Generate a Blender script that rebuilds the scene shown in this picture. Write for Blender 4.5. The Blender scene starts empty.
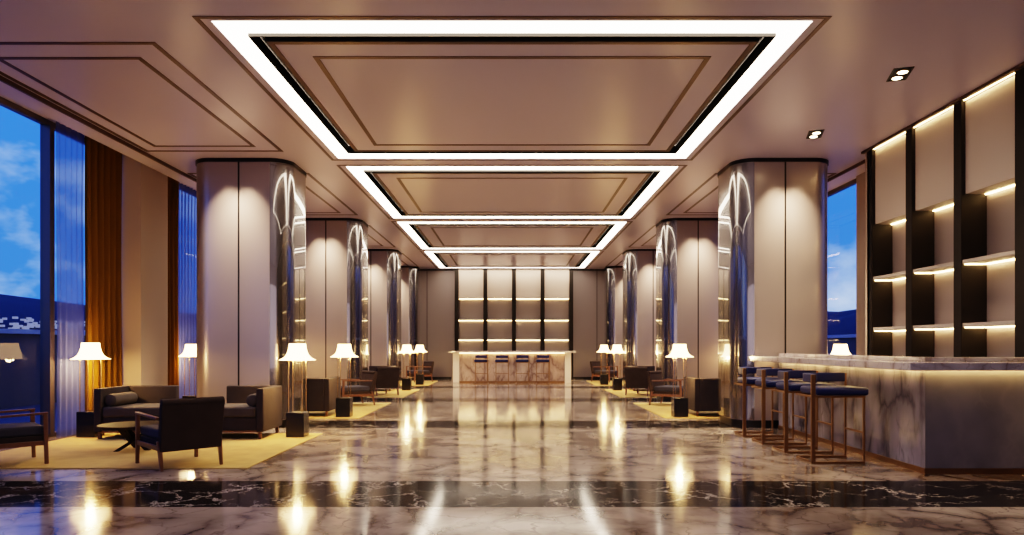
import bpy, math, random
from mathutils import Vector, Matrix, noise
random.seed(7)
PI = math.pi
C = bpy.context.scene.collection
SC = bpy.context.scene
H = 4.28          # ceiling height
PER = 5.2         # column bay
COLZ = [11.1 + PER*k for k in range(3)]

# ------------------------------------------------------------------ materials
def mat(name, col, rough=.5, metal=0., spec=.5, emit=None, es=0., coat=0., sheen=0., aniso=0.):
    m = bpy.data.materials.new(name); m.use_nodes = True
    b = m.node_tree.nodes['Principled BSDF']
    b.inputs['Base Color'].default_value = (*col, 1)
    b.inputs['Roughness'].default_value = rough
    b.inputs['Metallic'].default_value = metal
    b.inputs['Specular IOR Level'].default_value = spec
    b.inputs['Coat Weight'].default_value = coat
    b.inputs['Coat Roughness'].default_value = .08
    b.inputs['Sheen Weight'].default_value = sheen
    if emit:
        b.inputs['Emission Color'].default_value = (*emit, 1)
        b.inputs['Emission Strength'].default_value = es
    return m
def nt(m): return m.node_tree.nodes, m.node_tree.links, m.node_tree.nodes['Principled BSDF']
def N(ns, t, **kw):
    n = ns.new(t)
    for k, v in kw.items():
        if k in n.inputs: n.inputs[k].default_value = v
        else: setattr(n, k, v)
    return n
def ramp(ns, pts, interp='LINEAR'):
    r = ns.new('ShaderNodeValToRGB'); r.color_ramp.interpolation = interp
    e = r.color_ramp.elements
    while len(e) < len(pts): e.new(.5)
    for i, (p, c) in enumerate(pts):
        e[i].position = p; e[i].color = (*c, 1) if len(c) == 3 else c
    return r
def mapping(ns, ls, scale=(1,1,1), rot=(0,0,0)):
    tc = ns.new('ShaderNodeTexCoord'); mp = ns.new('ShaderNodeMapping')
    mp.inputs['Scale'].default_value = scale; mp.inputs['Rotation'].default_value = rot
    ls.new(tc.outputs['Object'], mp.inputs['Vector']); return mp
def mixc(ns, ls, fac, a, b, mode='MIX'):
    m = ns.new('ShaderNodeMix'); m.data_type = 'RGBA'; m.blend_type = mode
    for s, v in ((m.inputs[0], fac), (m.inputs[6], a), (m.inputs[7], b)):
        if hasattr(v, 'is_linked'): ls.new(v, s)
        elif isinstance(v, (int, float)): s.default_value = v
        else: s.default_value = (*v, 1)
    return m.outputs[2]

def light_marble(name, base_a, base_b, vein, scale=1.0, rough=.07, stretch=(1,1,1), vein_w=.05, vein_w2=.03, rot=(0,0,0), amt=1.):
    m = mat(name, base_a, rough); ns, ls, b = nt(m)
    mp = mapping(ns, ls, stretch, rot)
    n1 = N(ns, 'ShaderNodeTexNoise', Scale=.9*scale, Detail=5., Roughness=.6)
    ls.new(mp.outputs[0], n1.inputs['Vector'])
    add = ns.new('ShaderNodeVectorMath'); add.operation = 'MULTIPLY_ADD'
    ls.new(n1.outputs['Color'], add.inputs[0]); add.inputs[1].default_value = (1.1/scale,)*3
    ls.new(mp.outputs[0], add.inputs[2])
    v1 = N(ns, 'ShaderNodeTexVoronoi', Scale=1.25*scale); v1.feature = 'DISTANCE_TO_EDGE'
    ls.new(add.outputs[0], v1.inputs['Vector'])
    v2 = N(ns, 'ShaderNodeTexVoronoi', Scale=3.1*scale); v2.feature = 'DISTANCE_TO_EDGE'
    ls.new(add.outputs[0], v2.inputs['Vector'])
    r1 = ramp(ns, [(0, (1,1,1)), (vein_w*.5, (.55,.55,.55)), (vein_w*2.6, (0,0,0))]); ls.new(v1.outputs[0], r1.inputs[0])
    r2 = ramp(ns, [(0, (.6,.6,.6)), (vein_w2*1.6, (0,0,0))]); ls.new(v2.outputs[0], r2.inputs[0])
    n2 = N(ns, 'ShaderNodeTexNoise', Scale=.55*scale, Detail=4.); ls.new(mp.outputs[0], n2.inputs['Vector'])
    r3 = ramp(ns, [(.35, (0,0,0)), (.65, (1,1,1))]); ls.new(n2.outputs[0], r3.inputs[0])
    base = mixc(ns, ls, r3.outputs[0], base_a, base_b)
    n3 = N(ns, 'ShaderNodeTexNoise', Scale=1.7*scale, Detail=2.); ls.new(mp.outputs[0], n3.inputs['Vector'])
    r4 = ramp(ns, [(.33, (.15*amt,)*3), (.52, (amt,amt,amt))]); ls.new(n3.outputs[0], r4.inputs[0])
    vm = ns.new('ShaderNodeMath'); vm.operation = 'MAXIMUM'
    ls.new(r1.outputs[0], vm.inputs[0]); ls.new(r2.outputs[0], vm.inputs[1])
    vmm = ns.new('ShaderNodeMath'); vmm.operation = 'MULTIPLY'
    ls.new(vm.outputs[0], vmm.inputs[0]); ls.new(r4.outputs[0], vmm.inputs[1])
    col = mixc(ns, ls, vmm.outputs[0], base, vein)
    ls.new(col, b.inputs['Base Color'])
    return m

M = {}
M['floor'] = light_marble('floor_marble', (.46,.385,.345), (.29,.232,.20), (.075,.05,.04), scale=1.15, rough=.10, vein_w=.10, vein_w2=.03, stretch=(1,.95,1))
M['floor'].node_tree.nodes['Principled BSDF'].inputs['Specular IOR Level'].default_value = .5
M['floor'].node_tree.nodes['Principled BSDF'].inputs['IOR'].default_value = 1.33
def black_marble():
    m = mat('black_marble', (.012,.011,.012), .10); ns, ls, b = nt(m); b.inputs['IOR'].default_value = 1.12
    mp = mapping(ns, ls, (1,1,1), (0,0,.5))
    n1 = N(ns, 'ShaderNodeTexNoise', Scale=1.4, Detail=6., Roughness=.65); ls.new(mp.outputs[0], n1.inputs['Vector'])
    add = ns.new('ShaderNodeVectorMath'); add.operation = 'MULTIPLY_ADD'
    ls.new(n1.outputs['Color'], add.inputs[0]); add.inputs[1].default_value = (1.2,1.2,1.2); ls.new(mp.outputs[0], add.inputs[2])
    v = N(ns, 'ShaderNodeTexVoronoi', Scale=2.6); v.feature = 'DISTANCE_TO_EDGE'; ls.new(add.outputs[0], v.inputs['Vector'])
    r = ramp(ns, [(0, (1,1,1)), (.018, (.35,.35,.35)), (.05, (0,0,0))]); ls.new(v.outputs[0], r.inputs[0])
    n2 = N(ns, 'ShaderNodeTexNoise', Scale=2.2, Detail=3.); ls.new(mp.outputs[0], n2.inputs['Vector'])
    r2 = ramp(ns, [(.42, (0,0,0)), (.62, (1,1,1))]); ls.new(n2.outputs[0], r2.inputs[0])
    mu = ns.new('ShaderNodeMath'); mu.operation = 'MULTIPLY'; ls.new(r.outputs[0], mu.inputs[0]); ls.new(r2.outputs[0], mu.inputs[1])
    ls.new(mixc(ns, ls, mu.outputs[0], (.02,.017,.017), (.6,.54,.5)), b.inputs['Base Color'])
    return m
M['black'] = black_marble()
M['bar_marble'] = light_marble('bar_marble', (.46,.43,.46), (.27,.255,.28), (.085,.08,.095), scale=1.3, rough=.12, stretch=(1,1,.4), vein_w=.13, vein_w2=.08)
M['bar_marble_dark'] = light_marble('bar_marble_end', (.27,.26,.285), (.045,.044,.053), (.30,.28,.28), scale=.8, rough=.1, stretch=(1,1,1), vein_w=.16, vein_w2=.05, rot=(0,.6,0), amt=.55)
M['slab'] = light_marble('slab_marble', (.62,.57,.55), (.48,.43,.42), (.26,.2,.18), scale=1.6, rough=.1)
M['white_stone'] = mat('white_stone', (.75,.70,.66), .25)

def ceil_mat(name, col, rough):
    m = mat(name, col, rough, spec=.5); return m
M['ceiling'] = ceil_mat('ceiling_satin', (.59,.52,.64), .28)
M['bronze'] = mat('dark_bronze', (.11,.06,.038), .35, metal=.5)
M['blackgap'] = mat('black_gap', (.01,.009,.009), .6)
M['wall'] = mat('wall_beige', (.46,.355,.29), .6)
M['backwall'] = mat('wall_taupe', (.21,.17,.17), .4)
M['strip'] = mat('led_panel', (.9,.85,.75), .5, emit=(1,.83,.64), es=10.)
M['led'] = mat('led_warm', (.9,.8,.6), .5, emit=(1,.68,.30), es=20.)
M['led_soft'] = mat('led_counter', (.9,.8,.6), .5, emit=(1,.62,.24), es=18.)
M['spot_disc'] = mat('spot_lens', (.9,.8,.6), .5, emit=(1,.75,.42), es=18.)

def brushed(name, col, rough, metal, amp=.1):
    m = mat(name, col, rough, metal); ns, ls, b = nt(m)
    mp = mapping(ns, ls, (26,26,.25))
    n = N(ns, 'ShaderNodeTexNoise', Scale=1., Detail=2.); ls.new(mp.outputs[0], n.inputs['Vector'])
    mr = N(ns, 'ShaderNodeMapRange'); mr.inputs['To Min'].default_value = rough-amp*.5; mr.inputs['To Max'].default_value = rough+amp*.5
    ls.new(n.outputs[0], mr.inputs['Value']); ls.new(mr.outputs[0], b.inputs['Roughness'])
    return m
M['col_panel'] = mat('champagne_panel', (.345,.29,.28), .30, metal=.5, coat=.25)
M['col_shell'] = mat('champagne_metal', (.13,.117,.118), .24, metal=.85)
_b = M['col_shell'].node_tree.nodes['Principled BSDF']; _b.inputs['Coat Weight'].default_value = 1; _b.inputs['Coat Roughness'].default_value = .02; _b.inputs['Coat IOR'].default_value = 1.8
M['col_dark'] = mat('column_black_trim', (.018,.016,.016), .3, metal=.5)
M['panel'] = mat('upper_panel_beige', (.50,.42,.37), .5)
M['darkwood'] = mat('dark_oak', (.016,.012,.010), .6, spec=.2)
M['nicheback'] = mat('niche_back', (.27,.22,.215), .45)
M['nichedark'] = mat('niche_side_dark', (.045,.034,.027), .4)
M['shelf'] = mat('shelf_pale', (.42,.36,.33), .4)

def fabric(name, col, rough=.9, scale=160, str_=.25, sheen=0., var=.25):
    m = mat(name, col, rough, spec=.2, sheen=sheen); ns, ls, b = nt(m)
    mp = mapping(ns, ls)
    n = N(ns, 'ShaderNodeTexNoise', Scale=float(scale), Detail=2.); ls.new(mp.outputs[0], n.inputs['Vector'])
    bp = N(ns, 'ShaderNodeBump', Strength=str_, Distance=.004); ls.new(n.outputs[0], bp.inputs['Height']); ls.new(bp.outputs[0], b.inputs['Normal'])
    n2 = N(ns, 'ShaderNodeTexNoise', Scale=5., Detail=3.); ls.new(mp.outputs[0], n2.inputs['Vector'])
    ls.new(mixc(ns, ls, n2.outputs[0], tuple(c*(1-var) for c in col), tuple(c*(1+var) for c in col)), b.inputs['Base Color'])
    return m
M['sofa_shell'] = fabric('sofa_shell_fabric', (.034,.029,.036))
M['sofa_seat'] = fabric('sofa_seat_fabric', (.060,.053,.058))
M['chair_fabric'] = fabric('armchair_fabric', (.042,.029,.026))
M['chair_seat'] = fabric('armchair_seat_fabric', (.05,.048,.065))
M['navy'] = mat('navy_leather', (.006,.013,.085), .5, spec=.35)
M['rug'] = fabric('rug_wool', (.50,.355,.14), scale=60, str_=.5)
def wood(name, a, b_):
    m = mat(name, a, .35); ns, ls, b = nt(m)
    mp = mapping(ns, ls, (9,9,1.5)); n = N(ns, 'ShaderNodeTexNoise', Scale=2., Detail=5.); ls.new(mp.outputs[0], n.inputs['Vector'])
    ls.new(mixc(ns, ls, n.outputs[0], a, b_), b.inputs['Base Color']); return m
M['walnut'] = wood('walnut', (.10,.042,.022), (.19,.085,.045))
M['tabletop'] = wood('dark_walnut', (.018,.012,.010), (.035,.023,.018)); M['tabletop'].node_tree.nodes['Principled BSDF'].inputs['Roughness'].default_value = .6; M['tabletop'].node_tree.nodes['Principled BSDF'].inputs['Specular IOR Level'].default_value = .1
M['copper'] = mat('bronze_metal', (.23,.125,.06), .38, metal=.75)
M['brass'] = mat('lamp_brass', (.75,.50,.22), .25, metal=1.)
M['lampbase'] = mat('lamp_black_block', (.012,.012,.014), .25)
M['shade'] = mat('lampshade_fabric', (.9,.75,.5), .8, emit=(1,.60,.25), es=11.)
def transl(name, col, tr, transp):
    m = bpy.data.materials.new(name); m.use_nodes = True
    ns, ls = m.node_tree.nodes, m.node_tree.links; ns.clear()
    o = ns.new('ShaderNodeOutputMaterial'); d = ns.new('ShaderNodeBsdfDiffuse'); t = ns.new('ShaderNodeBsdfTranslucent'); p = ns.new('ShaderNodeBsdfTransparent')
    d.inputs[0].default_value = (*col,1); t.inputs[0].default_value = (*col,1)
    a = ns.new('ShaderNodeMixShader'); a.inputs[0].default_value = tr; ls.new(d.outputs[0], a.inputs[1]); ls.new(t.outputs[0], a.inputs[2])
    c = ns.new('ShaderNodeMixShader'); c.inputs[0].default_value = transp; ls.new(a.outputs[0], c.inputs[1]); ls.new(p.outputs[0], c.inputs[2])
    ls.new(c.outputs[0], o.inputs[0]); return m
M['sheer'] = transl('sheer_voile', (.20,.24,.50), .6, .42)  # blue of the dusk backlight put into the white voile's colour
M['curtain'] = transl('amber_drape', (.16,.078,.012), .05, 0)
def glass():
    m = bpy.data.materials.new('window_glass'); m.use_nodes = True
    ns, ls = m.node_tree.nodes, m.node_tree.links; ns.clear()
    o = ns.new('ShaderNodeOutputMaterial'); p = ns.new('ShaderNodeBsdfTransparent'); g = ns.new('ShaderNodeBsdfGlossy')
    p.inputs[0].default_value = (.88,.94,1,1); g.inputs['Roughness'].default_value = 0.0
    f = ns.new('ShaderNodeFresnel'); f.inputs[0].default_value = 1.22
    x = ns.new('ShaderNodeMixShader'); ls.new(f.outputs[0], x.inputs[0]); ls.new(p.outputs[0], x.inputs[1]); ls.new(g.outputs[0], x.inputs[2]); ls.new(x.outputs[0], o.inputs[0])
    return m
M['glass'] = glass()
M['frame'] = mat('window_frame_metal', (.16,.13,.12), .35, metal=.7)
M['hill'] = mat('hill_forest', (.012,.022,.05), .9)
M['sea'] = mat('sea_water', (.03,.09,.22), .2)
M['terrace'] = mat('terrace_stone', (.06,.075,.12), .6)
M['coping'] = mat('terrace_coping', (.35,.5,.75), .5)
M['town'] = mat('town_lights', (.25,.27,.35), .6, emit=(.7,.7,.85), es=.22)

# ------------------------------------------------------------------ mesh helpers
class MB:
    def __init__(s): s.v = []; s.f = []; s.mi = []; s.m = 0
    def add(s, vs, fs):
        o = len(s.v); s.v += [tuple(v) for v in vs]
        for f in fs: s.f.append([i+o for i in f]); s.mi.append(s.m)
        return s
    def box(s, x0, x1, y0, y1, z0, z1):
        return s.add([(x0,y0,z0),(x1,y0,z0),(x1,y1,z0),(x0,y1,z0),(x0,y0,z1),(x1,y0,z1),(x1,y1,z1),(x0,y1,z1)],
                     [(0,3,2,1),(4,5,6,7),(0,1,5,4),(1,2,6,5),(2,3,7,6),(3,0,4,7)])
    def hexa(s, a, b):      # two quads (bottom ccw, top ccw)
        return s.add(list(a)+list(b), [(0,3,2,1),(4,5,6,7),(0,1,5,4),(1,2,6,5),(2,3,7,6),(3,0,4,7)])
    def bar(s, p, q, w, h=None, w2=None, up=(0,0,1)):   # rectangular bar from p to q
        h = h or w; w2 = w2 or w; p, q = Vector(p), Vector(q); d = (q-p).normalized(); u = Vector(up)
        if abs(d.dot(u)) > .98: u = Vector((0,1,0))
        a = d.cross(u).normalized(); b = a.cross(d).normalized()
        k = w2/w
        A = [p+a*x*w/2+b*y*h/2 for x, y in ((-1,-1),(1,-1),(1,1),(-1,1))]
        B = [q+a*x*w*k/2+b*y*h*k/2 for x, y in ((-1,-1),(1,-1),(1,1),(-1,1))]
        return s.hexa(A, B)
    def post(s, p, q, wx, wy, wx2=None, wy2=None):   # slanted leg with level ends
        wx2 = wx2 or wx; wy2 = wy2 or wy
        f = lambda c, a, b: [(c[0]+x*a/2, c[1]+y*b/2, c[2]) for x, y in ((-1,-1),(1,-1),(1,1),(-1,1))]
        return s.hexa(f(p, wx, wy), f(q, wx2, wy2))
    def prism(s, pts, z0, z1):
        n = len(pts)
        return s.add([(x,y,z0) for x,y in pts]+[(x,y,z1) for x,y in pts],
            [tuple(reversed(range(n))), tuple(range(n,2*n))]+[(i,(i+1)%n,n+(i+1)%n,n+i) for i in range(n)])
    def tube(s, p, q, r, n=12, r2=None):
        r2 = r if r2 is None else r2
        p, q = Vector(p), Vector(q); d = (q-p).normalized(); u = Vector((0,0,1)) if abs(d.z) < .9 else Vector((1,0,0))
        a = d.cross(u).normalized(); b = a.cross(d)
        vs = [p+(a*math.cos(t)+b*math.sin(t))*r for t in [2*PI*i/n for i in range(n)]]+[q+(a*math.cos(t)+b*math.sin(t))*r2 for t in [2*PI*i/n for i in range(n)]]
        return s.add(vs, [(i,(i+1)%n,n+(i+1)%n,n+i) for i in range(n)]+[tuple(reversed(range(n))), tuple(range(n,2*n))])
    def lathe(s, prof, n=32, c=(0,0), close=False):
        o = []
        for r, z in prof:
            for i in range(n): o.append((c[0]+r*math.cos(2*PI*i/n), c[1]+r*math.sin(2*PI*i/n), z))
        fs = []
        k = len(prof)
        for j in range(k-1 if not close else k):
            j2 = (j+1) % k
            for i in range(n): fs.append((j*n+i, j*n+(i+1)%n, j2*n+(i+1)%n, j2*n+i))
        if not close: fs += [tuple(reversed(range(n))), tuple(range((k-1)*n, k*n))]
        return s.add(o, fs)
    def build(s, name, m, parent=None, bevel=0, smooth=False, seg=2, kind=None):
        me = bpy.data.meshes.new(name); me.from_pydata(s.v, [], s.f)
        for x in (m if isinstance(m, (list, tuple)) else [m]): me.materials.append(x)
        if any(s.mi): me.polygons.foreach_set('material_index', s.mi)
        me.update()
        o = bpy.data.objects.new(name, me); C.objects.link(o)
        if parent: o.parent = parent
        if kind: o['kind'] = kind
        if bevel:
            b = o.modifiers.new('bevel', 'BEVEL'); b.width = bevel; b.segments = seg; b.limit_method = 'ANGLE'; b.harden_normals = False
            me.polygons.foreach_set('use_smooth', [True]*len(me.polygons)); me.set_sharp_from_angle(angle=math.radians(50))
        elif smooth:
            me.polygons.foreach_set('use_smooth', [True]*len(me.polygons)); me.set_sharp_from_angle(angle=math.radians(38))
        return o
def tag(o, label, cat, group=None, kind=None):
    o['label'] = label; o['category'] = cat
    if group: o['group'] = group
    if kind: o['kind'] = kind
    return o
def thing(name, label, cat, loc=(0,0,0), rz=0, group=None):
    o = bpy.data.objects.new(name, None); o.empty_display_size = .2; C.objects.link(o)
    o.location = loc; o.rotation_euler = (0,0,rz); return tag(o, label, cat, group)
def copy_tree(r, loc=None, rz=None, label=None):
    def rec(o, par):
        c = o.copy(); C.objects.link(c)
        if par: c.parent = par
        for ch in list(o.children): rec(ch, c)
        return c
    kids = rec(r, None)
    if loc is not None: kids.location = loc
    if rz is not None: kids.rotation_euler = (0,0,rz)
    if label: kids['label'] = label
    return kids
def struct(mb, name, m, parent=None, **k):
    return mb.build(name, m, parent, kind=None if parent else 'structure', **k)

# ------------------------------------------------------------------ floor
Y0, YB = -4.0, 27.2
XG = 6.6
mb = MB()
edges = [Y0]; bands = []
for z in (.25, 5.65, 11.1, 16.3, 21.5):
    bands.append((z, z+1.09))
ys = [Y0]
for a, b in bands: ys += [a, b]
ys.append(YB)
for i in range(len(ys)-1):
    mb.m = i % 2
    a, b = ys[i], ys[i+1]
    mb.add([(-XG-.1,a,0),(XG+.1,a,0),(XG+.1,b,0),(-XG-.1,b,0)], [(0,1,2,3)])
mb.m = 0
mb.add([(-XG-.1,Y0,-.12),(XG+.1,Y0,-.12),(XG+.1,YB,-.12),(-XG-.1,YB,-.12)], [(3,2,1,0)])
struct(mb, 'floor', [M['floor'], M['black']])

# ------------------------------------------------------------------ ceiling with coffer recesses
# plane with slots: assembled from solid boxes; light troughs recessed .03
TX, TW = 2.76, .23
trays = []
for k in range(0, 4):
    y0 = 6.42 + PER*k
    trays.append((y0, y0 + 4.72))
mb = MB()
def slab_with_holes():
    # ceiling as a flat sheet minus the trays' outer rectangles
    x = TX
    ys_ = [Y0]
    for a, b in trays: ys_ += [a, b]
    ys_.append(YB)
    for i in range(0, len(ys_), 2):
        mb.box(-x, x, ys_[i], ys_[i+1], H, H+.1)
    mb.box(-5.63, -x, Y0, YB, H, H+.1); mb.box(x, 5.63, Y0, YB, H, H+.1)
slab_with_holes()
for a, b in trays:      # central raised panel, ringed by a dark slot
    g = TW+.13
    mb.box(-TX+g, TX-g, a+.43, b-.43, H, H+.1)
struct(mb, 'ceiling', M['ceiling'])
# perimeter soffits and curtain pockets above the windows
for s, nm in ((-1, 'ceiling.001'), (1, 'ceiling.002')):
    mb = MB(); ya = Y0 if s < 0 else 10.75
    xs = sorted((s*5.66, s*5.97)); mb.box(xs[0], xs[1], ya, YB, H-.035, H+.26)
    xs = sorted((s*5.97, s*(XG+.1))); mb.box(xs[0], xs[1], ya, YB, H+.22, H+.26)
    struct(mb, nm, M['ceiling'])
mb = MB(); mb.box(5.66, XG+.1, Y0, 10.75, H, H+.1); struct(mb, 'ceiling.003', M['ceiling'])

tn = [0]
def trim(mb, m=None, **k):
    tn[0] += 1; return struct(mb, 'trim_%d' % tn[0], m or M['bronze'], **k)
def rect_ring(mb, x0, x1, y0, y1, w, z0, z1):
    mb.box(x0, x1, y0, y0+w, z0, z1); mb.box(x0, x1, y1-w, y1, z0, z1)
    mb.box(x0, x0+w, y0+w, y1-w, z0, z1); mb.box(x1-w, x1, y0+w, y1-w, z0, z1)
for k, (a, b) in enumerate(trays):
    mb = MB()
    rect_ring(mb, -TX-.13, TX+.13, a-.10, b+.09, .045, H-.006, H+.01)
    g = TW+.13
    rect_ring(mb, -TX+g, TX-g, a+.43, b-.43, .055, H-.006, H+.01)
    rect_ring(mb, -2.05, 2.05, a+.78, b-.74, .055, H-.006, H+.01)
    trim(mb)
    mb = MB(); mb.box(-TX-.05, TX+.05, a-.03, b+.03, H+.11, H+.14); trim(mb, M['blackgap'])
    mb = MB()
    rect_ring(mb, -TX+TW+.004, TX-TW-.004, a+.272, b-.362, .012, H-.02, H+.10)
    rect_ring(mb, -TX+g-.012, TX-g+.012, a+.418, b-.418, .01, H-.004, H+.1); trim(mb, M['blackgap'])
    mb = MB()
    for s in (-1, 1):
        for y0_, y1_, X0, X1, i0, i1 in ((a+.36, b-.4, 5.6, 3.5, .26, .3),):
            if s > 0 and k == 0: continue
            lo, hi = sorted((s*5.6, s*3.5)); rect_ring(mb, lo, hi, y0_+.08, y1_-.02, .052, H-.006, H+.01)
            lo, hi = sorted((s*5.35, s*3.83)); rect_ring(mb, lo, hi, y0_+.44, y1_-.28, .052, H-.006, H+.01)
    trim(mb)
for s in (-1, 1):
    mb = MB(); ya = Y0 if s < 0 else 10.75
    xs = sorted((s*5.63, s*5.66)); mb.box(xs[0], xs[1], ya, YB, H-.05, H+.1); trim(mb)
# light troughs
words = ['the coffer nearest the viewer', 'the second coffer of the row', 'the third coffer of the row', 'the farthest coffer by the end wall']
for k, (a, b) in enumerate(trays):
    lab = 'glowing white rectangular light strips framing ' + words[k]
    t = thing('cove_light', lab, 'ceiling light', (0,(a+b)/2,H), 0, 'rectangular ceiling lights')
    hy = (b-a)/2
    for (x0,x1,y0,y1) in ((-TX,TX,-hy,-hy+.27),(-TX,TX,hy-.36,hy),(-TX,-TX+TW,-hy+.27,hy-.36),(TX-TW,TX,-hy+.27,hy-.36)):
        mb = MB().box(x0,x1,y0,y1,.012,.03); mb.build('light_panel', M['strip'], t)

# ------------------------------------------------------------------ walls
mb = MB().box(-XG-.1, XG+.1, YB, YB+.15, 0, H+.3); struct(mb, 'wall_back', M['backwall'])
mb = MB().box(-XG-.1, XG+.1, Y0-.15, Y0, 0, H+.3); struct(mb, 'wall_front', M['wall'])
for s, nm in ((-1,'wall_left'), (1,'wall_right')):
    for k in range(0, 5):
        y = 11.3 + PER*(k-1)
        if s > 0 and k == 0: continue
        if y+.85 > YB: continue
        mb = MB(); xs = sorted((s*5.99, s*(XG+.1))); mb.box(xs[0], xs[1], y, y+.88, 0, H+.22)
        struct(mb, nm, M['wall'])
mb = MB().box(5.9, XG+.1, Y0, 10.72, 0, H); struct(mb, 'wall_right', M['wall'])
# joint lines on the end wall
mb = MB()
for x in (-3.3, 3.3): mb.box(x-.012, x+.012, YB-.01, YB, .1, H)
mb.box(-XG, XG, YB-.02, YB, H-.05, H)
trim(mb, M['col_dark'])
mb = MB()
mb.box(-XG, -2.35, YB-.02, YB, 0, .1); mb.box(2.35, XG, YB-.02, YB, 0, .1)
o = mb.build('baseboard_back', M['col_dark']); o['kind'] = 'structure'

# windows
wn = 0
for s in (-1, 1):
    for k in range(0, 5):
        y0 = max(12.18 + PER*(k-2), Y0); y1 = 11.3 + PER*(k-1)
        if s > 0 and k <= 1: continue
        if k == 4: y1 = YB
        wn += 1
        mb = MB(); x = s*XG
        lo, hi = sorted((x-.04*s, x+.04*s))
        mb.box(lo, hi, y0, y1, 0, .06); mb.box(lo, hi, y0, y1, H+.14, H+.22)
        for y in (y0+.02, y1-.02): mb.box(lo, hi, y-.02, y+.02, .06, H+.14)
        ym = 9.9 + PER*(k-1) if k < 4 else 25.6
        if y0 < ym < y1: 
            lo2, hi2 = sorted((x-.10*s, x+.04*s)); mb.box(lo2, hi2, ym-.05, ym+.05, .06, H+.14)
        o = struct(mb, 'window_%d' % wn, M['frame'])
        g = MB(); g.add([(x,y0,.05),(x,y1,.05),(x,y1,H+.2),(x,y0,H+.2)], [(0,1,2,3)]); 
        if s > 0: g.f = [f[::-1] for f in g.f]
        g.build('pane', M['glass'], o)

# ------------------------------------------------------------------ drapes
def drape(name, lab, cat, x, y0, y1, m, amp, wl, grp=None, z1=H+.16, thick=.006):
    t = tag(bpy.data.objects.new(name, None), lab, cat, grp)
    n = int((y1-y0)/wl*12); vs = []; fs = []
    rows = 5
    ph = random.random()*6
    for j in range(rows):
        z = .015 + (z1-.015)*j/(rows-1)
        for i in range(n+1):
            y = (y1-y0)*i/n
            a = amp*(.75+.25*math.sin(y*3.1+ph))*(1-.15*j/(rows-1))
            vs.append((a*math.sin(2*PI*y/wl + .5*math.sin(y*4+ph)) + .01*math.sin(j*1.3+y*2), y, z))
    for j in range(rows-1):
        for i in range(n):
            q = j*(n+1)+i; fs.append((q, q+1, q+n+2, q+n+1))
    me = bpy.data.meshes.new(name); me.from_pydata(vs, [], fs); me.materials.append(m)
    me.polygons.foreach_set('use_smooth', [True]*len(me.polygons))
    o = bpy.data.objects.new(name, me); C.objects.link(o); o.location = (x, y0, 0)
    return tag(o, lab, cat, grp)
drape('curtain', 'amber brown floor-length drape on the near side of the beige wall pier', 'curtain', -6.3, 10.33, 11.27, M['curtain'], .085, .17)
drape('curtain', 'narrow amber drape on the far side of the beige wall pier', 'curtain', -6.3, 12.22, 13.2, M['curtain'], .085, .17)
drape('sheer_curtain', 'translucent bluish sheer hanging between the window frame and the nearer amber drape', 'sheer curtain', -6.36, 9.78, 10.42, M['sheer'], .04, .13)
drape('sheer_curtain', 'translucent bluish sheer beyond the wall pier beside the left near column', 'sheer curtain', -6.40, 13.27, 14.4, M['sheer'], .04, .13)

# ------------------------------------------------------------------ columns
def rrect(x0, x1, y0, y1, r, n=14):
    pts = []
    for cx, cy, a0 in ((x1-r,y0+r,-PI/2),(x1-r,y1-r,0),(x0+r,y1-r,PI/2),(x0+r,y0+r,PI)):
        for i in range(n+1):
            a = a0+PI/2*i/n; pts.append((cx+r*math.cos(a), cy+r*math.sin(a)))
    return pts
def column(name, lab, x, y, d=1.22):
    t = thing(name, lab, 'column', (x, y+d/2, 0), 0, 'rounded metal-clad columns')
    w = .785; h = d/2
    MB().prism(rrect(-w, w, -h, h, .33), .12, H-.06).build('shaft', M['col_panel'], t, smooth=True)
    sg = -1 if x > 0 else 1
    pts = rrect(-w-.004, w+.004, -h-.004, h+.004, .334); n_ = len(pts)//4
    arc = [p for p in pts[:2*n_] if p[0] >= .47]
    arc = [(sg*p[0], p[1]) for p in arc]
    mb = MB(); nn_ = len(arc)
    mb.add([(*p, .125) for p in arc]+[(*p, H-.065) for p in arc], [(i, i+1, nn_+i+1, nn_+i) if sg > 0 else (i+1, i, nn_+i, nn_+i+1) for i in range(nn_-1)])
    mb.build('corner_cladding', M['col_shell'], t, smooth=True)
    MB().prism(rrect(-w+.02, w-.02, -h+.02, h-.02, .31), 0, .12).build('plinth', M['col_dark'], t, smooth=True)
    MB().prism(rrect(-w-.015, w+.015, -h-.015, h+.015, .34), H-.06, H).build('cap_trim', M['col_dark'], t, smooth=True)
    for s in (-1, 1):
        a, b = sorted((s*h, s*(h+.003)))
        MB().box(-.013, .013, a, b, .12, H-.06).build('joint_strip', M['col_dark'], t)
    return t
cn = ['nearest', 'second', 'third']
for s, sd in ((-1,'left'), (1,'right')):
    for k, z in enumerate(COLZ):
        ex = {(-1,0):'behind the sofa', (1,0):'at the end of the marble bar'}.get((s,k), 'in the %s row' % sd)
        column('column', '%s rounded champagne metal column on the %s, %s' % (cn[k], sd, ex), s*4.335, z)
    column('column', 'farthest rounded metal column on the %s, against the end wall' % sd, s*4.335, 26.1, 1.05)

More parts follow.
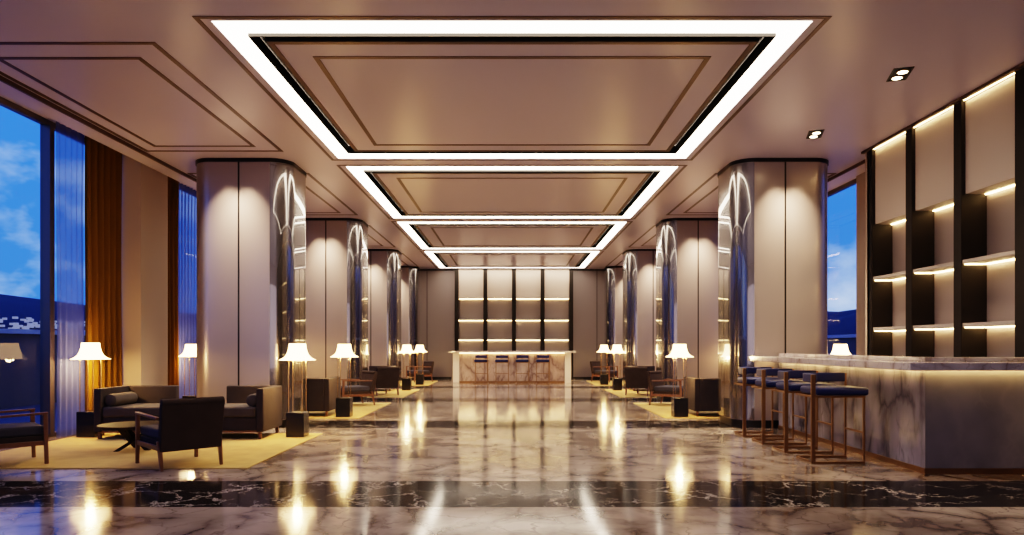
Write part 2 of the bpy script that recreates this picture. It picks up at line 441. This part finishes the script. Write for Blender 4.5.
# ------------------------------------------------------------------ shelving
def shelf_bay(lab, grp, W, depth, loc, rz, top=H-.02, toplight=True):
    # local: x along wall width W (post at x in [-pw,0]), -y is the front, bay from x=0..W
    t = thing('shelving_unit', lab, 'shelving', loc, rz, grp)
    pw = .15
    MB().box(-pw, 0, 0, depth, 0, top).build('post', M['darkwood'], t, bevel=.004)
    MB().box(0, W-pw, depth, depth+.03, 0, 3.16).build('back_panel', M['nicheback'], t)
    MB().box(0, W-pw, .05, depth, 3.13, top-.02).build('upper_panel', M['panel'], t)
    for z in (.78, 1.53, 2.29):
        sh = MB().box(0, W-pw, .015, depth, z, z+.045).build('shelf', M['shelf'], t, bevel=.003)
        MB().box(.02, W-pw-.02, depth-.035, depth-.01, z-.012, z-.001).build('light_strip', M['led'], sh)
        MB().box(.004, .018, .04, depth-.04, z-.012, z-.001).build('light_strip', M['led'], sh)
    MB().box(.02, W-pw-.02, depth-.035, depth-.01, 3.117, 3.129).build('light_strip', M['led'], t)
    if toplight: MB().box(.02, W-pw-.02, .012, .03, top-.012, top-.002).build('light_strip', M['led'], t)
    return t
# right wall: front faces -X. local x -> world -Y?  rz=-90deg maps x->-Y, y->+X
proto = None
bays = [(10.60, 'tall dark shelving bay with lit shelves, farthest along the right wall'),
        (9.555, 'dark shelving bay with lit shelves, middle of the three fully visible on the right wall'),
        (8.51, 'dark shelving bay with lit shelves, nearest fully visible on the right wall'),
        (7.465, 'shelving bay cut by the right edge of the photo')]
for i, (y, lab) in enumerate(bays):
    if proto is None: proto = r = shelf_bay(lab, 'shelving bays behind the marble bar', 1.045, .31, (5.41, y-.08, 0), -PI/2)
    else: r = copy_tree(proto, (5.41, y-.08, 0), -PI/2, lab)
    # dark far side panel of the niche
mb = MB().box(5.41, 5.9, 10.60, 10.72, 0, H-.02); struct(mb, 'wall_right', M['wall'])
mb = MB().box(5.36, 5.41, 6.2, 10.75, H-.035, H+.0); trim(mb)
mb = MB().box(5.41, 5.89, Y0, 6.19, 0, H); struct(mb, 'wall_right', M['darkwood'])
bl = ['leftmost', 'second from left', 'third from left', 'rightmost']
p2 = None
for i in range(4):
    lab = '%s lit shelving bay behind the far bar on the end wall' % bl[i]
    loc = (-2.2+.15+i*1.1, YB-.36, 0)
    if p2 is None: p2 = shelf_bay(lab, 'shelving bays behind the far bar', 1.1, .31, loc, 0, toplight=False)
    else: copy_tree(p2, loc, 0, lab)
mb = MB().box(2.20, 2.35, YB-.36, YB-.02, 0, H-.06); trim(mb, M['darkwood'])

# ------------------------------------------------------------------ marble bar on the right
bar = thing('bar_counter', 'long veined marble bar counter with glowing underside, along the right side', 'bar counter', (4.19, 7.1, 0))
mb = MB(); 
mb.box(0, .38, .36, 3.9, .06, 1.07)
mb.build('side_front', M['bar_marble'], bar)
# mitred corner: aisle face of end block light, end face dark
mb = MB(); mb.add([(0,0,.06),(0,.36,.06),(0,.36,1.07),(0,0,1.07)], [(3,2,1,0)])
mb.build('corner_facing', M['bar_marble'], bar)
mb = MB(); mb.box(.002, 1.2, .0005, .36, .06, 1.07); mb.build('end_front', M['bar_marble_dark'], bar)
mb = MB(); mb.box(-.012, 1.2, -.012, .3, 0, .06); mb.box(-.012, .3, .3, 3.9, 0, .06); mb.build('kick_plate', M['copper'], bar)
mb = MB(); mb.prism([(-.48,-.58),(1.2,-.58),(1.2,.3),(.5,.3),(.5,3.93),(-.48,3.93)], 1.07, 1.144); mb.build('countertop', M['slab'], bar, bevel=.004)
mb = MB(); mb.prism([(0,0),(1.2,0),(1.2,.3),(.3,.3),(.3,3.9),(0,3.9)], 1.1445, 1.185); mb.build('raised_ledge', M['slab'], bar, bevel=.003)
mb = MB(); mb.box(-.05, -.03, -.03, 3.88, 1.055, 1.069); mb.box(-.03, 1.2, -.05, -.03, 1.055, 1.069); mb.build('light_strip', M['led_soft'], bar)

# ------------------------------------------------------------------ far bar
fb = thing('bar_counter', 'small marble bar with white end panels in front of the end wall', 'bar counter', (0, 24.65, 0))
mb = MB().box(-1.86, 1.86, .1, .6, .06, 1.06); mb.build('front', light_marble('far_bar_marble', (.55,.43,.38), (.42,.31,.26), (.16,.10,.08), scale=1.6, rough=.15, stretch=(1,1,.45), vein_w=.08), fb)
MB().box(-1.86, 1.86, .08, .58, 0, .06).build('kick_plate', M['copper'], fb)
for s in (-1, 1):
    lo, hi = sorted((s*1.86, s*2.08)); MB().box(lo, hi, -.02, .6, 0, 1.06).build('end_panel', M['white_stone'], fb, bevel=.004)
MB().box(-2.22, 2.22, -.25, .65, 1.06, 1.13).build('countertop', M['slab'], fb, bevel=.004)
MB().box(-1.85, 1.85, .03, .05, 1.045, 1.058).build('light_strip', M['led_soft'], fb)

# ------------------------------------------------------------------ bar stools
def band(path, z0, z1, th):
    # thick vertical band following a 2D path
    mb = MB(); n = len(path)
    L, R = [], []
    for i, p in enumerate(path):
        a = Vector(path[max(i-1,0)]); b = Vector(path[min(i+1,n-1)]); d = (b-a).normalized(); nn = Vector((-d.y, d.x))
        L.append(Vector(p)+nn*th/2); R.append(Vector(p)-nn*th/2)
    vs = []
    for i in range(n): vs += [(*L[i],z0),(*R[i],z0),(*R[i],z1),(*L[i],z1)]
    fs = [(3,2,1,0), (4*(n-1),4*(n-1)+1,4*(n-1)+2,4*(n-1)+3)]
    for i in range(n-1):
        for j in range(4):
            a = 4*i+j; b = 4*i+(j+1)%4; fs.append((a, b, b+4, a+4))
    return mb.add(vs, fs)
STOOLG = 'bar stools along the marble bar'
def make_stool(lab):
    # local: origin at the aisle-side near corner; x to the counter, y away
    t = thing('bar_stool', lab, 'bar stool', (0,0,0), 0, STOOLG)
    W, D = .56, .43; p = .024
    for (x, y, top, w) in ((0,0,.985,.045),(W,D,.985,.02),(W,0,.75,.02)):
        MB().box(x-w/2, x+w/2, y-.012, y+.012, 0, top).build('leg', M['copper'], t)
    for y in (0, D): MB().box(.0, W, y-.025, y+.025, 0, .028).build('floor_runner', M['copper'], t)
    MB().box(-.012, .012, 0, D, 0, .02).build('floor_runner', M['copper'], t)
    mb = MB(); mb.box(W-.01, W+.01, 0, D, .335, .355); mb.build('footrest', M['copper'], t)
    mb = MB(); rect_ring(mb, -.012, W+.012, -.012, D+.012, .024, .73, .752); mb.build('seat_frame', M['copper'], t)
    MB().box(.035, W+.055, -.02, D+.02, .754, .84).build('seat', M['navy'], t, bevel=.03, seg=4)
    r = .12; path = [(.03, .0)]
    path += [(.03, D-r-.03)]
    for i in range(1, 7):
        a = PI - PI/2*i/6; path.append((.03+r+r*math.cos(a), D-.03-r+r*math.sin(a)))
    path.append((W-.02, D-.03))
    band(path, .89, .99, .035).build('backrest', M['navy'], t, bevel=.012, seg=3)
    return t
sl = ['bar stool with navy seat and bronze frame nearest the viewer', 'second navy bar stool from the viewer at the marble bar', 'third navy bar stool from the viewer at the marble bar', 'navy bar stool farthest along the marble bar, beside the metal column']
st0 = make_stool(sl[0]); st0.location = (3.32, 7.72, 0)
for i in (1,2,3): copy_tree(st0, (3.32, 7.72+.76*i, 0), 0, sl[i])
fl = ['leftmost', 'second from left', 'third from left', 'rightmost']
for i, x in enumerate((-1.05,-.34,.36,1.06)):
    c = copy_tree(st0, (x-.21, 24.1, 0), PI/2, '%s dark bar stool in front of the far bar' % fl[i])
    c.location = (x-.215, 24.15, 0); c.rotation_euler = (0,0,0)
    c['group'] = 'bar stools at the far bar'
    # back towards the aisle: mirror by half turn
    c.rotation_euler = (0,0,-PI/2); c.location = (x-.215, 24.35, 0)
    c.rotation_euler = (0,0,PI/2); c.location = (x+.215, 23.72, 0)

# ------------------------------------------------------------------ floor lamps
LAMPG = 'glowing floor lamps'
def make_lamp(lab):
    t = thing('floor_lamp', lab, 'lamp', (0,0,0), 0, LAMPG)
    MB().box(-.128,.128,-.128,.128,0,.36).build('base', M['lampbase'], t, bevel=.006)
    for sx in (-1,1):
        for sy in (-1,1): MB().tube((sx*.095,sy*.095,.36),(sx*.095,sy*.095,1.12),.006,8).build('pole', M['brass'], t, smooth=True)
    mb = MB(); mb.tube((-.115,-.115,1.12),(.115,.115,1.12),.005,8); mb.tube((-.115,.115,1.12),(.115,-.115,1.12),.005,8); mb.tube((0,0,1.12),(0,0,1.16),.012,8)
    mb.build('socket', M['brass'], t, smooth=True)
    prof = [(.255,1.10),(.228,1.110),(.190,1.132),(.158,1.165),(.137,1.21),(.124,1.26),(.118,1.30),(.115,1.333)]
    inner = [(r-.004, z) for r, z in reversed(prof)]
    MB().lathe(prof+inner, 40, close=True).build('lamp_shade', M['shade'], t, smooth=True)
    MB().lathe([(.004,1.16),(.022,1.175),(.03,1.2),(.022,1.225),(.004,1.235)], 16).build('bulb', M['spot_disc'], t, smooth=True)
    return t
LX = 3.065
lamps = [(-6.02,10.0,'floor lamp by the window, left of the sofa and against the blue sheer'),
 (-6.08,13.3,'floor lamp behind the sofa in front of the far amber drape'),
 (-LX,10.0,'floor lamp at the aisle end of the sofa, right of the sofa arm'),
 (-LX,12.8,'floor lamp just past the nearest left column'),
 (-LX,20.4,'floor lamp on the left beside the third column, nearer of the far left pair'),
 (-LX,23.3,'farthest floor lamp on the left side of the aisle'),
 (LX,12.8,'floor lamp on the right just past the nearest right column'),
 (LX,20.4,'floor lamp on the right, nearer of the far right pair'),
 (LX,23.3,'farthest floor lamp on the right side of the aisle'),
 (6.1,13.0,'floor lamp by the right window, its shade showing above the marble bar')]
def lamp_light(x, y):
    l = bpy.data.lights.new('lamp_bulb', 'POINT'); l.energy = 60; l.color = (1,.60,.20); l.shadow_soft_size = .05
    o = bpy.data.objects.new('lamp_bulb_light', l); o.location = (x,y,1.115); C.objects.link(o)
lp = None
for x, y, lab in lamps:
    if lp is None: lp = make_lamp(lab); lp.location = (x,y,.012 if abs(x)>6 or y<11 else .0)
    else: copy_tree(lp, (x,y,.0), 0, lab)
    lamp_light(x, y)
RUGZ = .012
# ------------------------------------------------------------------ rugs
def rug(x0,x1,y0,y1,lab):
    mb = MB().box(x0,x1,y0,y1,0.0005,RUGZ); o = mb.build('rug', M['rug'], bevel=.004); return tag(o, lab, 'rug', 'golden wool rugs')
rug(-6.25,-2.8,7.4,10.35,'golden cream rug under the near left sofa, armchairs and coffee table')
for s, sd in ((-1,'left'),(1,'right')):
    lo, hi = sorted((s*6.0, s*2.75))
    rug(lo,hi,12.55,15.9,'golden rug in the second bay on the %s, past the nearest column' % sd)
    rug(lo,hi,17.7,20.8,'golden rug in the third bay on the %s' % sd)
    rug(lo,hi,22.95,25.95,'golden rug in the farthest bay on the %s' % sd)

# ------------------------------------------------------------------ sofa
def make_sofa(lab):
    t = thing('sofa', lab, 'sofa', (0,0,0), 0, 'dark daybed sofas')
    L, D = 2.34, .80; a = L/2
    # local y: front at 0, back at D
    MB().box(-a+.1, a-.1, .02, D-.1, .115, .30).build('seat_base', M['sofa_shell'], t, bevel=.015)
    MB().box(-a+.105, a-.105, .0, D-.105, .30, .445).build('seat_cushion', M['sofa_seat'], t, bevel=.035, seg=4)
    for s in (-1, 1):
        x0, x1 = sorted((s*a, s*(a-.1)))
        MB().box(x0, x1, -.01, D, .10, .70).build('armrest', M['sofa_shell'], t, bevel=.015, seg=3)
        x0, x1 = sorted((s*(a-.1), s*(a-.80)))
        MB().box(x0, x1, D-.1, D, .10, .70).build('backrest', M['sofa_shell'], t, bevel=.015, seg=3)
        cx = s*(a-.1-.085)
        mb = MB()
        y0, y1 = .05, D-.14; yc = y0
        prof = [(.02,0),(.06,.004),(.082,.02),(.088,.05),(.088,(y1-y0)-.05),(.082,(y1-y0)-.02),(.06,(y1-y0)-.004),(.02,(y1-y0))]
        mb.lathe(prof, 24)
        mb.v = [(cx+x, y0+z, .445+.086+y) for x, y, z in mb.v]
        mb.build('bolster', M['sofa_seat'], t, smooth=True)
        for y in (.04, D-.06):
            MB().box(cx+s*.125-.02, cx+s*.125+.02, y-.02, y+.02, 0, .11).build('leg', M['walnut'], t)
    MB().box(-a+.06, a-.06, D-.1, D-.02, .10, .118).box(-a+.06, a-.06, .02, .06, .09, .116).build('rail', M['walnut'], t)
    return t
sf = make_sofa('long dark grey daybed sofa with bolsters and open centre back, near left')
sf.location = (-4.6, 9.66, RUGZ)
copy_tree(sf, (-4.49, 13.52, RUGZ), PI, 'dark sofa seen from behind at the end just past the nearest left column')
copy_tree(sf, (4.49, 13.52, RUGZ), PI, 'dark sofa seen from behind at the end just past the nearest right column')
copy_tree(sf, (-4.6, 20.0, RUGZ), 0, 'dark sofa on the left beside the third column, behind an armchair')
copy_tree(sf, (4.6, 20.0, RUGZ), 0, 'dark sofa on the right beside the third column, behind an armchair')

# ------------------------------------------------------------------ armchair
def make_armchair(lab):
    t = thing('armchair', lab, 'armchair', (0,0,0), 0, 'low lounge armchairs')
    w, d = .315, .345
    for s in (-1,1):
        MB().post((s*w, d, 0), (s*w, d-.015, .545), .034, .038, .04, .042).build('leg', M['walnut'], t, bevel=.004)      # front
        MB().post((s*(w-.01), -d-.04, 0), (s*(w-.005), -d+.03, .30), .03, .032, .045, .05).build('leg', M['walnut'], t, bevel=.004)
        MB().bar((s*w, d+.01, .555), (s*w, -d+.03, .535), .05, .026).build('armrest', M['walnut'], t, bevel=.006)
        MB().bar((s*w, d-.02, .23), (s*w, -d+.02, .23), .022, .05).build('side_rail', M['walnut'], t, bevel=.003)
    MB().box(-w+.02, w-.02, -d+.06, d-.02, .20, .31).build('seat_base', M['chair_fabric'], t, bevel=.012)
    MB().box(-w+.025, w-.025, -d+.06, d+.0, .31, .415).build('seat_cushion', M['chair_seat'], t, bevel=.03, seg=4)
    b = [(-w+.0,-d-.02,.19),(w-.0,-d-.02,.19),(w-.0,-d+.07,.19),(-w+.0,-d+.07,.19)]
    u = [(-w-.01,-d-.10,.70),(w+.01,-d-.10,.70),(w+.01,-d-.03,.70),(-w-.01,-d-.03,.70)]
    MB().hexa(b, u).build('backrest', M['chair_fabric'], t, bevel=.012, seg=3)
    mb = MB(); mb.tube((-w-.005,-d-.062,.70),(w+.005,-d-.062,.70),.042,16); mb.build('back_roll', M['chair_fabric'], t, bevel=.008)
    return t
ac = make_armchair('dark armchair with wooden legs seen from behind, in front of the near left sofa')
ac.location = (-3.65, 7.67, RUGZ); ac.rotation_euler = (0,0,PI/4)
copy_tree(ac, (-5.56, 7.64, RUGZ), -PI/4, 'dark wooden-armed armchair cut off by the left edge of the photo')
copy_tree(ac, (-3.48, 15.25, RUGZ), PI*.70, 'armchair in the second left bay, turned toward the viewer past the floor lamp')
copy_tree(ac, (3.48, 15.25, RUGZ), -PI*.70, 'armchair in the second right bay, turned toward the viewer past the floor lamp')
copy_tree(ac, (-3.46, 18.5, RUGZ), PI*.2, 'armchair in the third left bay with its back to the viewer')
copy_tree(ac, (3.46, 18.5, RUGZ), -PI*.2, 'armchair in the third right bay with its back to the viewer')
copy_tree(ac, (-3.35, 25.2, RUGZ), PI*.7, 'farthest armchair on the left, by the end wall')
copy_tree(ac, (3.35, 25.2, RUGZ), -PI*.7, 'farthest armchair on the right, by the end wall')

# ------------------------------------------------------------------ coffee table
ct = thing('coffee_table', 'low round dark wooden coffee table between the sofa and armchairs', 'coffee table', (-4.70, 8.7, RUGZ))
MB().lathe([(.33,.285),(.39,.295),(.40,.305),(.40,.315),(.395,.32)], 48).build('tabletop', M['tabletop'], ct, smooth=True)
for k in range(3):
    a = 2*PI*k/3+.5
    MB().post((-.20*math.cos(a+.35), -.20*math.sin(a+.35), 0), (.27*math.cos(a), .27*math.sin(a), .29), .055, .055, .075, .075).build('leg', M['tabletop'], ct)

# ------------------------------------------------------------------ twin downlights, right bay
dlab = ['twin spot downlight recessed in the ceiling above the near end of the marble bar', 'twin spot downlight recessed in the ceiling before the nearest right column']
for i, (x, y) in enumerate(((4.25, 7.67), (4.26, 9.84))):
    t = thing('downlight', dlab[i], 'ceiling light', (x, y, H), PI/2-.3, 'twin spot downlights')
    mb = MB(); rect_ring(mb, -.19, .19, -.10, .10, .015, -.008, .0); mb.build('frame', M['col_dark'], t)
    MB().box(-.175,.175,-.085,.085,-.004,-.001).build('recess', M['blackgap'], t)
    for s in (-1,1):
        MB().lathe([(.056,-.014),(.066,-.010),(.066,-.004)], 24, (s*.085, s*.01)).build('spot_ring', M['copper'], t, smooth=True)
        MB().lathe([(.045,-.017),(.05,-.0145)], 24, (s*.085, s*.01)).build('lens', M['spot_disc'], t)

# ------------------------------------------------------------------ outside
mb = MB().box(-14, -XG-.12, -8, 60, -.3, -.05); struct(mb, 'terrace', M['terrace'])
mb = MB().box(XG+.12, 14, -8, 60, -.3, -.05); struct(mb, 'terrace', M['terrace'])
for s, sd in ((-1,'left'),(1,'right')):
    t = thing('parapet', 'dark terrace parapet with pale coping beyond the %s windows' % sd, 'parapet', (s*11, 20, -.05), 0)
    MB().box(-.1,.1,-28,40,0,1.62).build('wall_body', M['terrace'], t)
    MB().box(-.18,.18,-28,40,1.62,1.72).build('coping', M['coping'], t)
def hill(x, side):
    n = 70; vs = []; fs = []
    for i in range(n+1):
        y = -200+1300*i/n
        hgt = 37+16*noise.noise(Vector((y*.006, side*3.3, 0)))+6*noise.noise(Vector((y*.02, side*1.3, 5)))
        for j, (dx, k) in enumerate(((0,0),(30,.35),(80,.8),(140,1),(260,.9))):
            vs.append((side*(x+dx), y, hgt*k-8 if j == 0 else hgt*k*1.0))
    for i in range(n):
        for j in range(4): q = i*5+j; fs.append((q, q+1, q+6, q+5))
    me = bpy.data.meshes.new('hill'); me.from_pydata(vs, [], fs); me.materials.append(M['hill'])
    me.polygons.foreach_set('use_smooth', [True]*len(me.polygons))
    o = bpy.data.objects.new('hill', me); C.objects.link(o); return o
o = hill(230, -1); tag(o, 'dark blue wooded hills across the water outside the left windows', 'hill')
o = hill(230, 1); tag(o, 'dark blue hills seen through the right window behind the bar', 'hill')
mb = MB(); mb.add([(-2500,-2500,-9),(2500,-2500,-9),(2500,2500,-9),(-2500,2500,-9)], [(0,1,2,3)]); struct(mb, 'sea', M['sea'])
mb = MB()
for i in range(420):
    y = random.uniform(60, 700); x = -random.uniform(205, 228); w = random.uniform(.5,2.2); h = random.uniform(.1,.9)-.6; u = random.random()**1.6
    u = .75+u*.6; x = -230-u*30; z0 = -8+21*min(u,1)+max(0,u-1)*10
    mb.box(x, x+2, y, y+w, z0, z0+h+1.5)
o = mb.build('distant_town', M['town']); tag(o, 'tiny pale lit buildings at the foot of the hills', 'town', kind='stuff')

# ------------------------------------------------------------------ world: dusk sky with clouds
w = bpy.data.worlds.new('dusk'); SC.world = w; w.use_nodes = True
ns, ls = w.node_tree.nodes, w.node_tree.links; ns.clear()
out = ns.new('ShaderNodeOutputWorld'); bg = ns.new('ShaderNodeBackground'); ls.new(bg.outputs[0], out.inputs[0])
tc = ns.new('ShaderNodeTexCoord'); sx = ns.new('ShaderNodeSeparateXYZ'); ls.new(tc.outputs['Generated'], sx.inputs[0])
gr = ramp(ns, [(0,(.02,.08,.36)), (.06,(.035,.125,.52)), (.3,(.03,.125,.62)), (1,(.01,.05,.4))]); ls.new(sx.outputs['Z'], gr.inputs[0])
mp = ns.new('ShaderNodeMapping'); mp.inputs['Scale'].default_value = (1,1,1.7); mp.inputs['Location'].default_value = (.35,.1,.2); ls.new(tc.outputs['Generated'], mp.inputs[0])
cn_ = N(ns, 'ShaderNodeTexNoise', Scale=3.0, Detail=6., Roughness=.58); ls.new(mp.outputs[0], cn_.inputs['Vector'])
cr = ramp(ns, [(.53,(0,0,0)), (.72,(1,1,1))]); ls.new(cn_.outputs[0], cr.inputs[0])
ls.new(mixc(ns, ls, cr.outputs[0], gr.outputs[0], (.42,.52,.82)), bg.inputs['Color'])
bg.inputs['Strength'].default_value = 1.5

# ------------------------------------------------------------------ lights
def spot(x, y, z, e, ang=60, col=(1,.78,.52), blend=.6, tgt=None, r=.03):
    l = bpy.data.lights.new('spot', 'SPOT'); l.energy = e; l.color = col; l.spot_size = math.radians(ang); l.spot_blend = blend; l.shadow_soft_size = r
    o = bpy.data.objects.new('spot_light', l); o.location = (x,y,z); C.objects.link(o)
    if tgt: o.rotation_euler = (Vector(tgt)-Vector((x,y,z))).to_track_quat('-Z','Y').to_euler()
    return o
for s in (-1,1):
    for z in COLZ+[26.1]:
        for dx in (-.13, .13):
            spot(s*4.335+dx, z-.34, H-.02, 420, 68, tgt=(s*4.335+dx, z+.02, 0), blend=1.)
for x, y in ((4.25,7.67),(4.26,9.84)): spot(x, y, H-.03, 130, 80)
def area(x, y, z, sx_, sy_, e, col, tgt):
    l = bpy.data.lights.new('area', 'AREA'); l.shape = 'RECTANGLE'; l.size = sx_; l.size_y = sy_; l.energy = e; l.color = col
    o = bpy.data.objects.new('fill_light', l); o.location = (x,y,z); C.objects.link(o)
    o.rotation_euler = (Vector(tgt)-Vector((x,y,z))).to_track_quat('-Z','Y').to_euler(); return o
area(0, -3.4, 2.0, 9, 3.0, 120, (.92,.76,.85), (0,10,2.6))  # unseen fill light added behind the camera to brighten ceiling and walls

# ------------------------------------------------------------------ camera
cam = bpy.data.cameras.new('camera'); co = bpy.data.objects.new('camera', cam); C.objects.link(co)
co.location = (0,0,1.3); co.rotation_euler = (PI/2,0,0)
cam.sensor_width = 36; cam.lens = 700/1024*36; cam.shift_y = 78.5/1024; cam.shift_x = 0; cam.clip_end = 5000
SC.camera = co
SC.view_settings.view_transform = 'Filmic'
SC.view_settings.look = 'High Contrast'
SC.view_settings.exposure = .42
cy = SC.cycles
cy.use_denoising = True; cy.max_bounces = 8; cy.diffuse_bounces = 4; cy.glossy_bounces = 4; cy.transparent_max_bounces = 12
cy.sample_clamp_indirect = 4; cy.caustics_reflective = False; cy.caustics_refractive = False
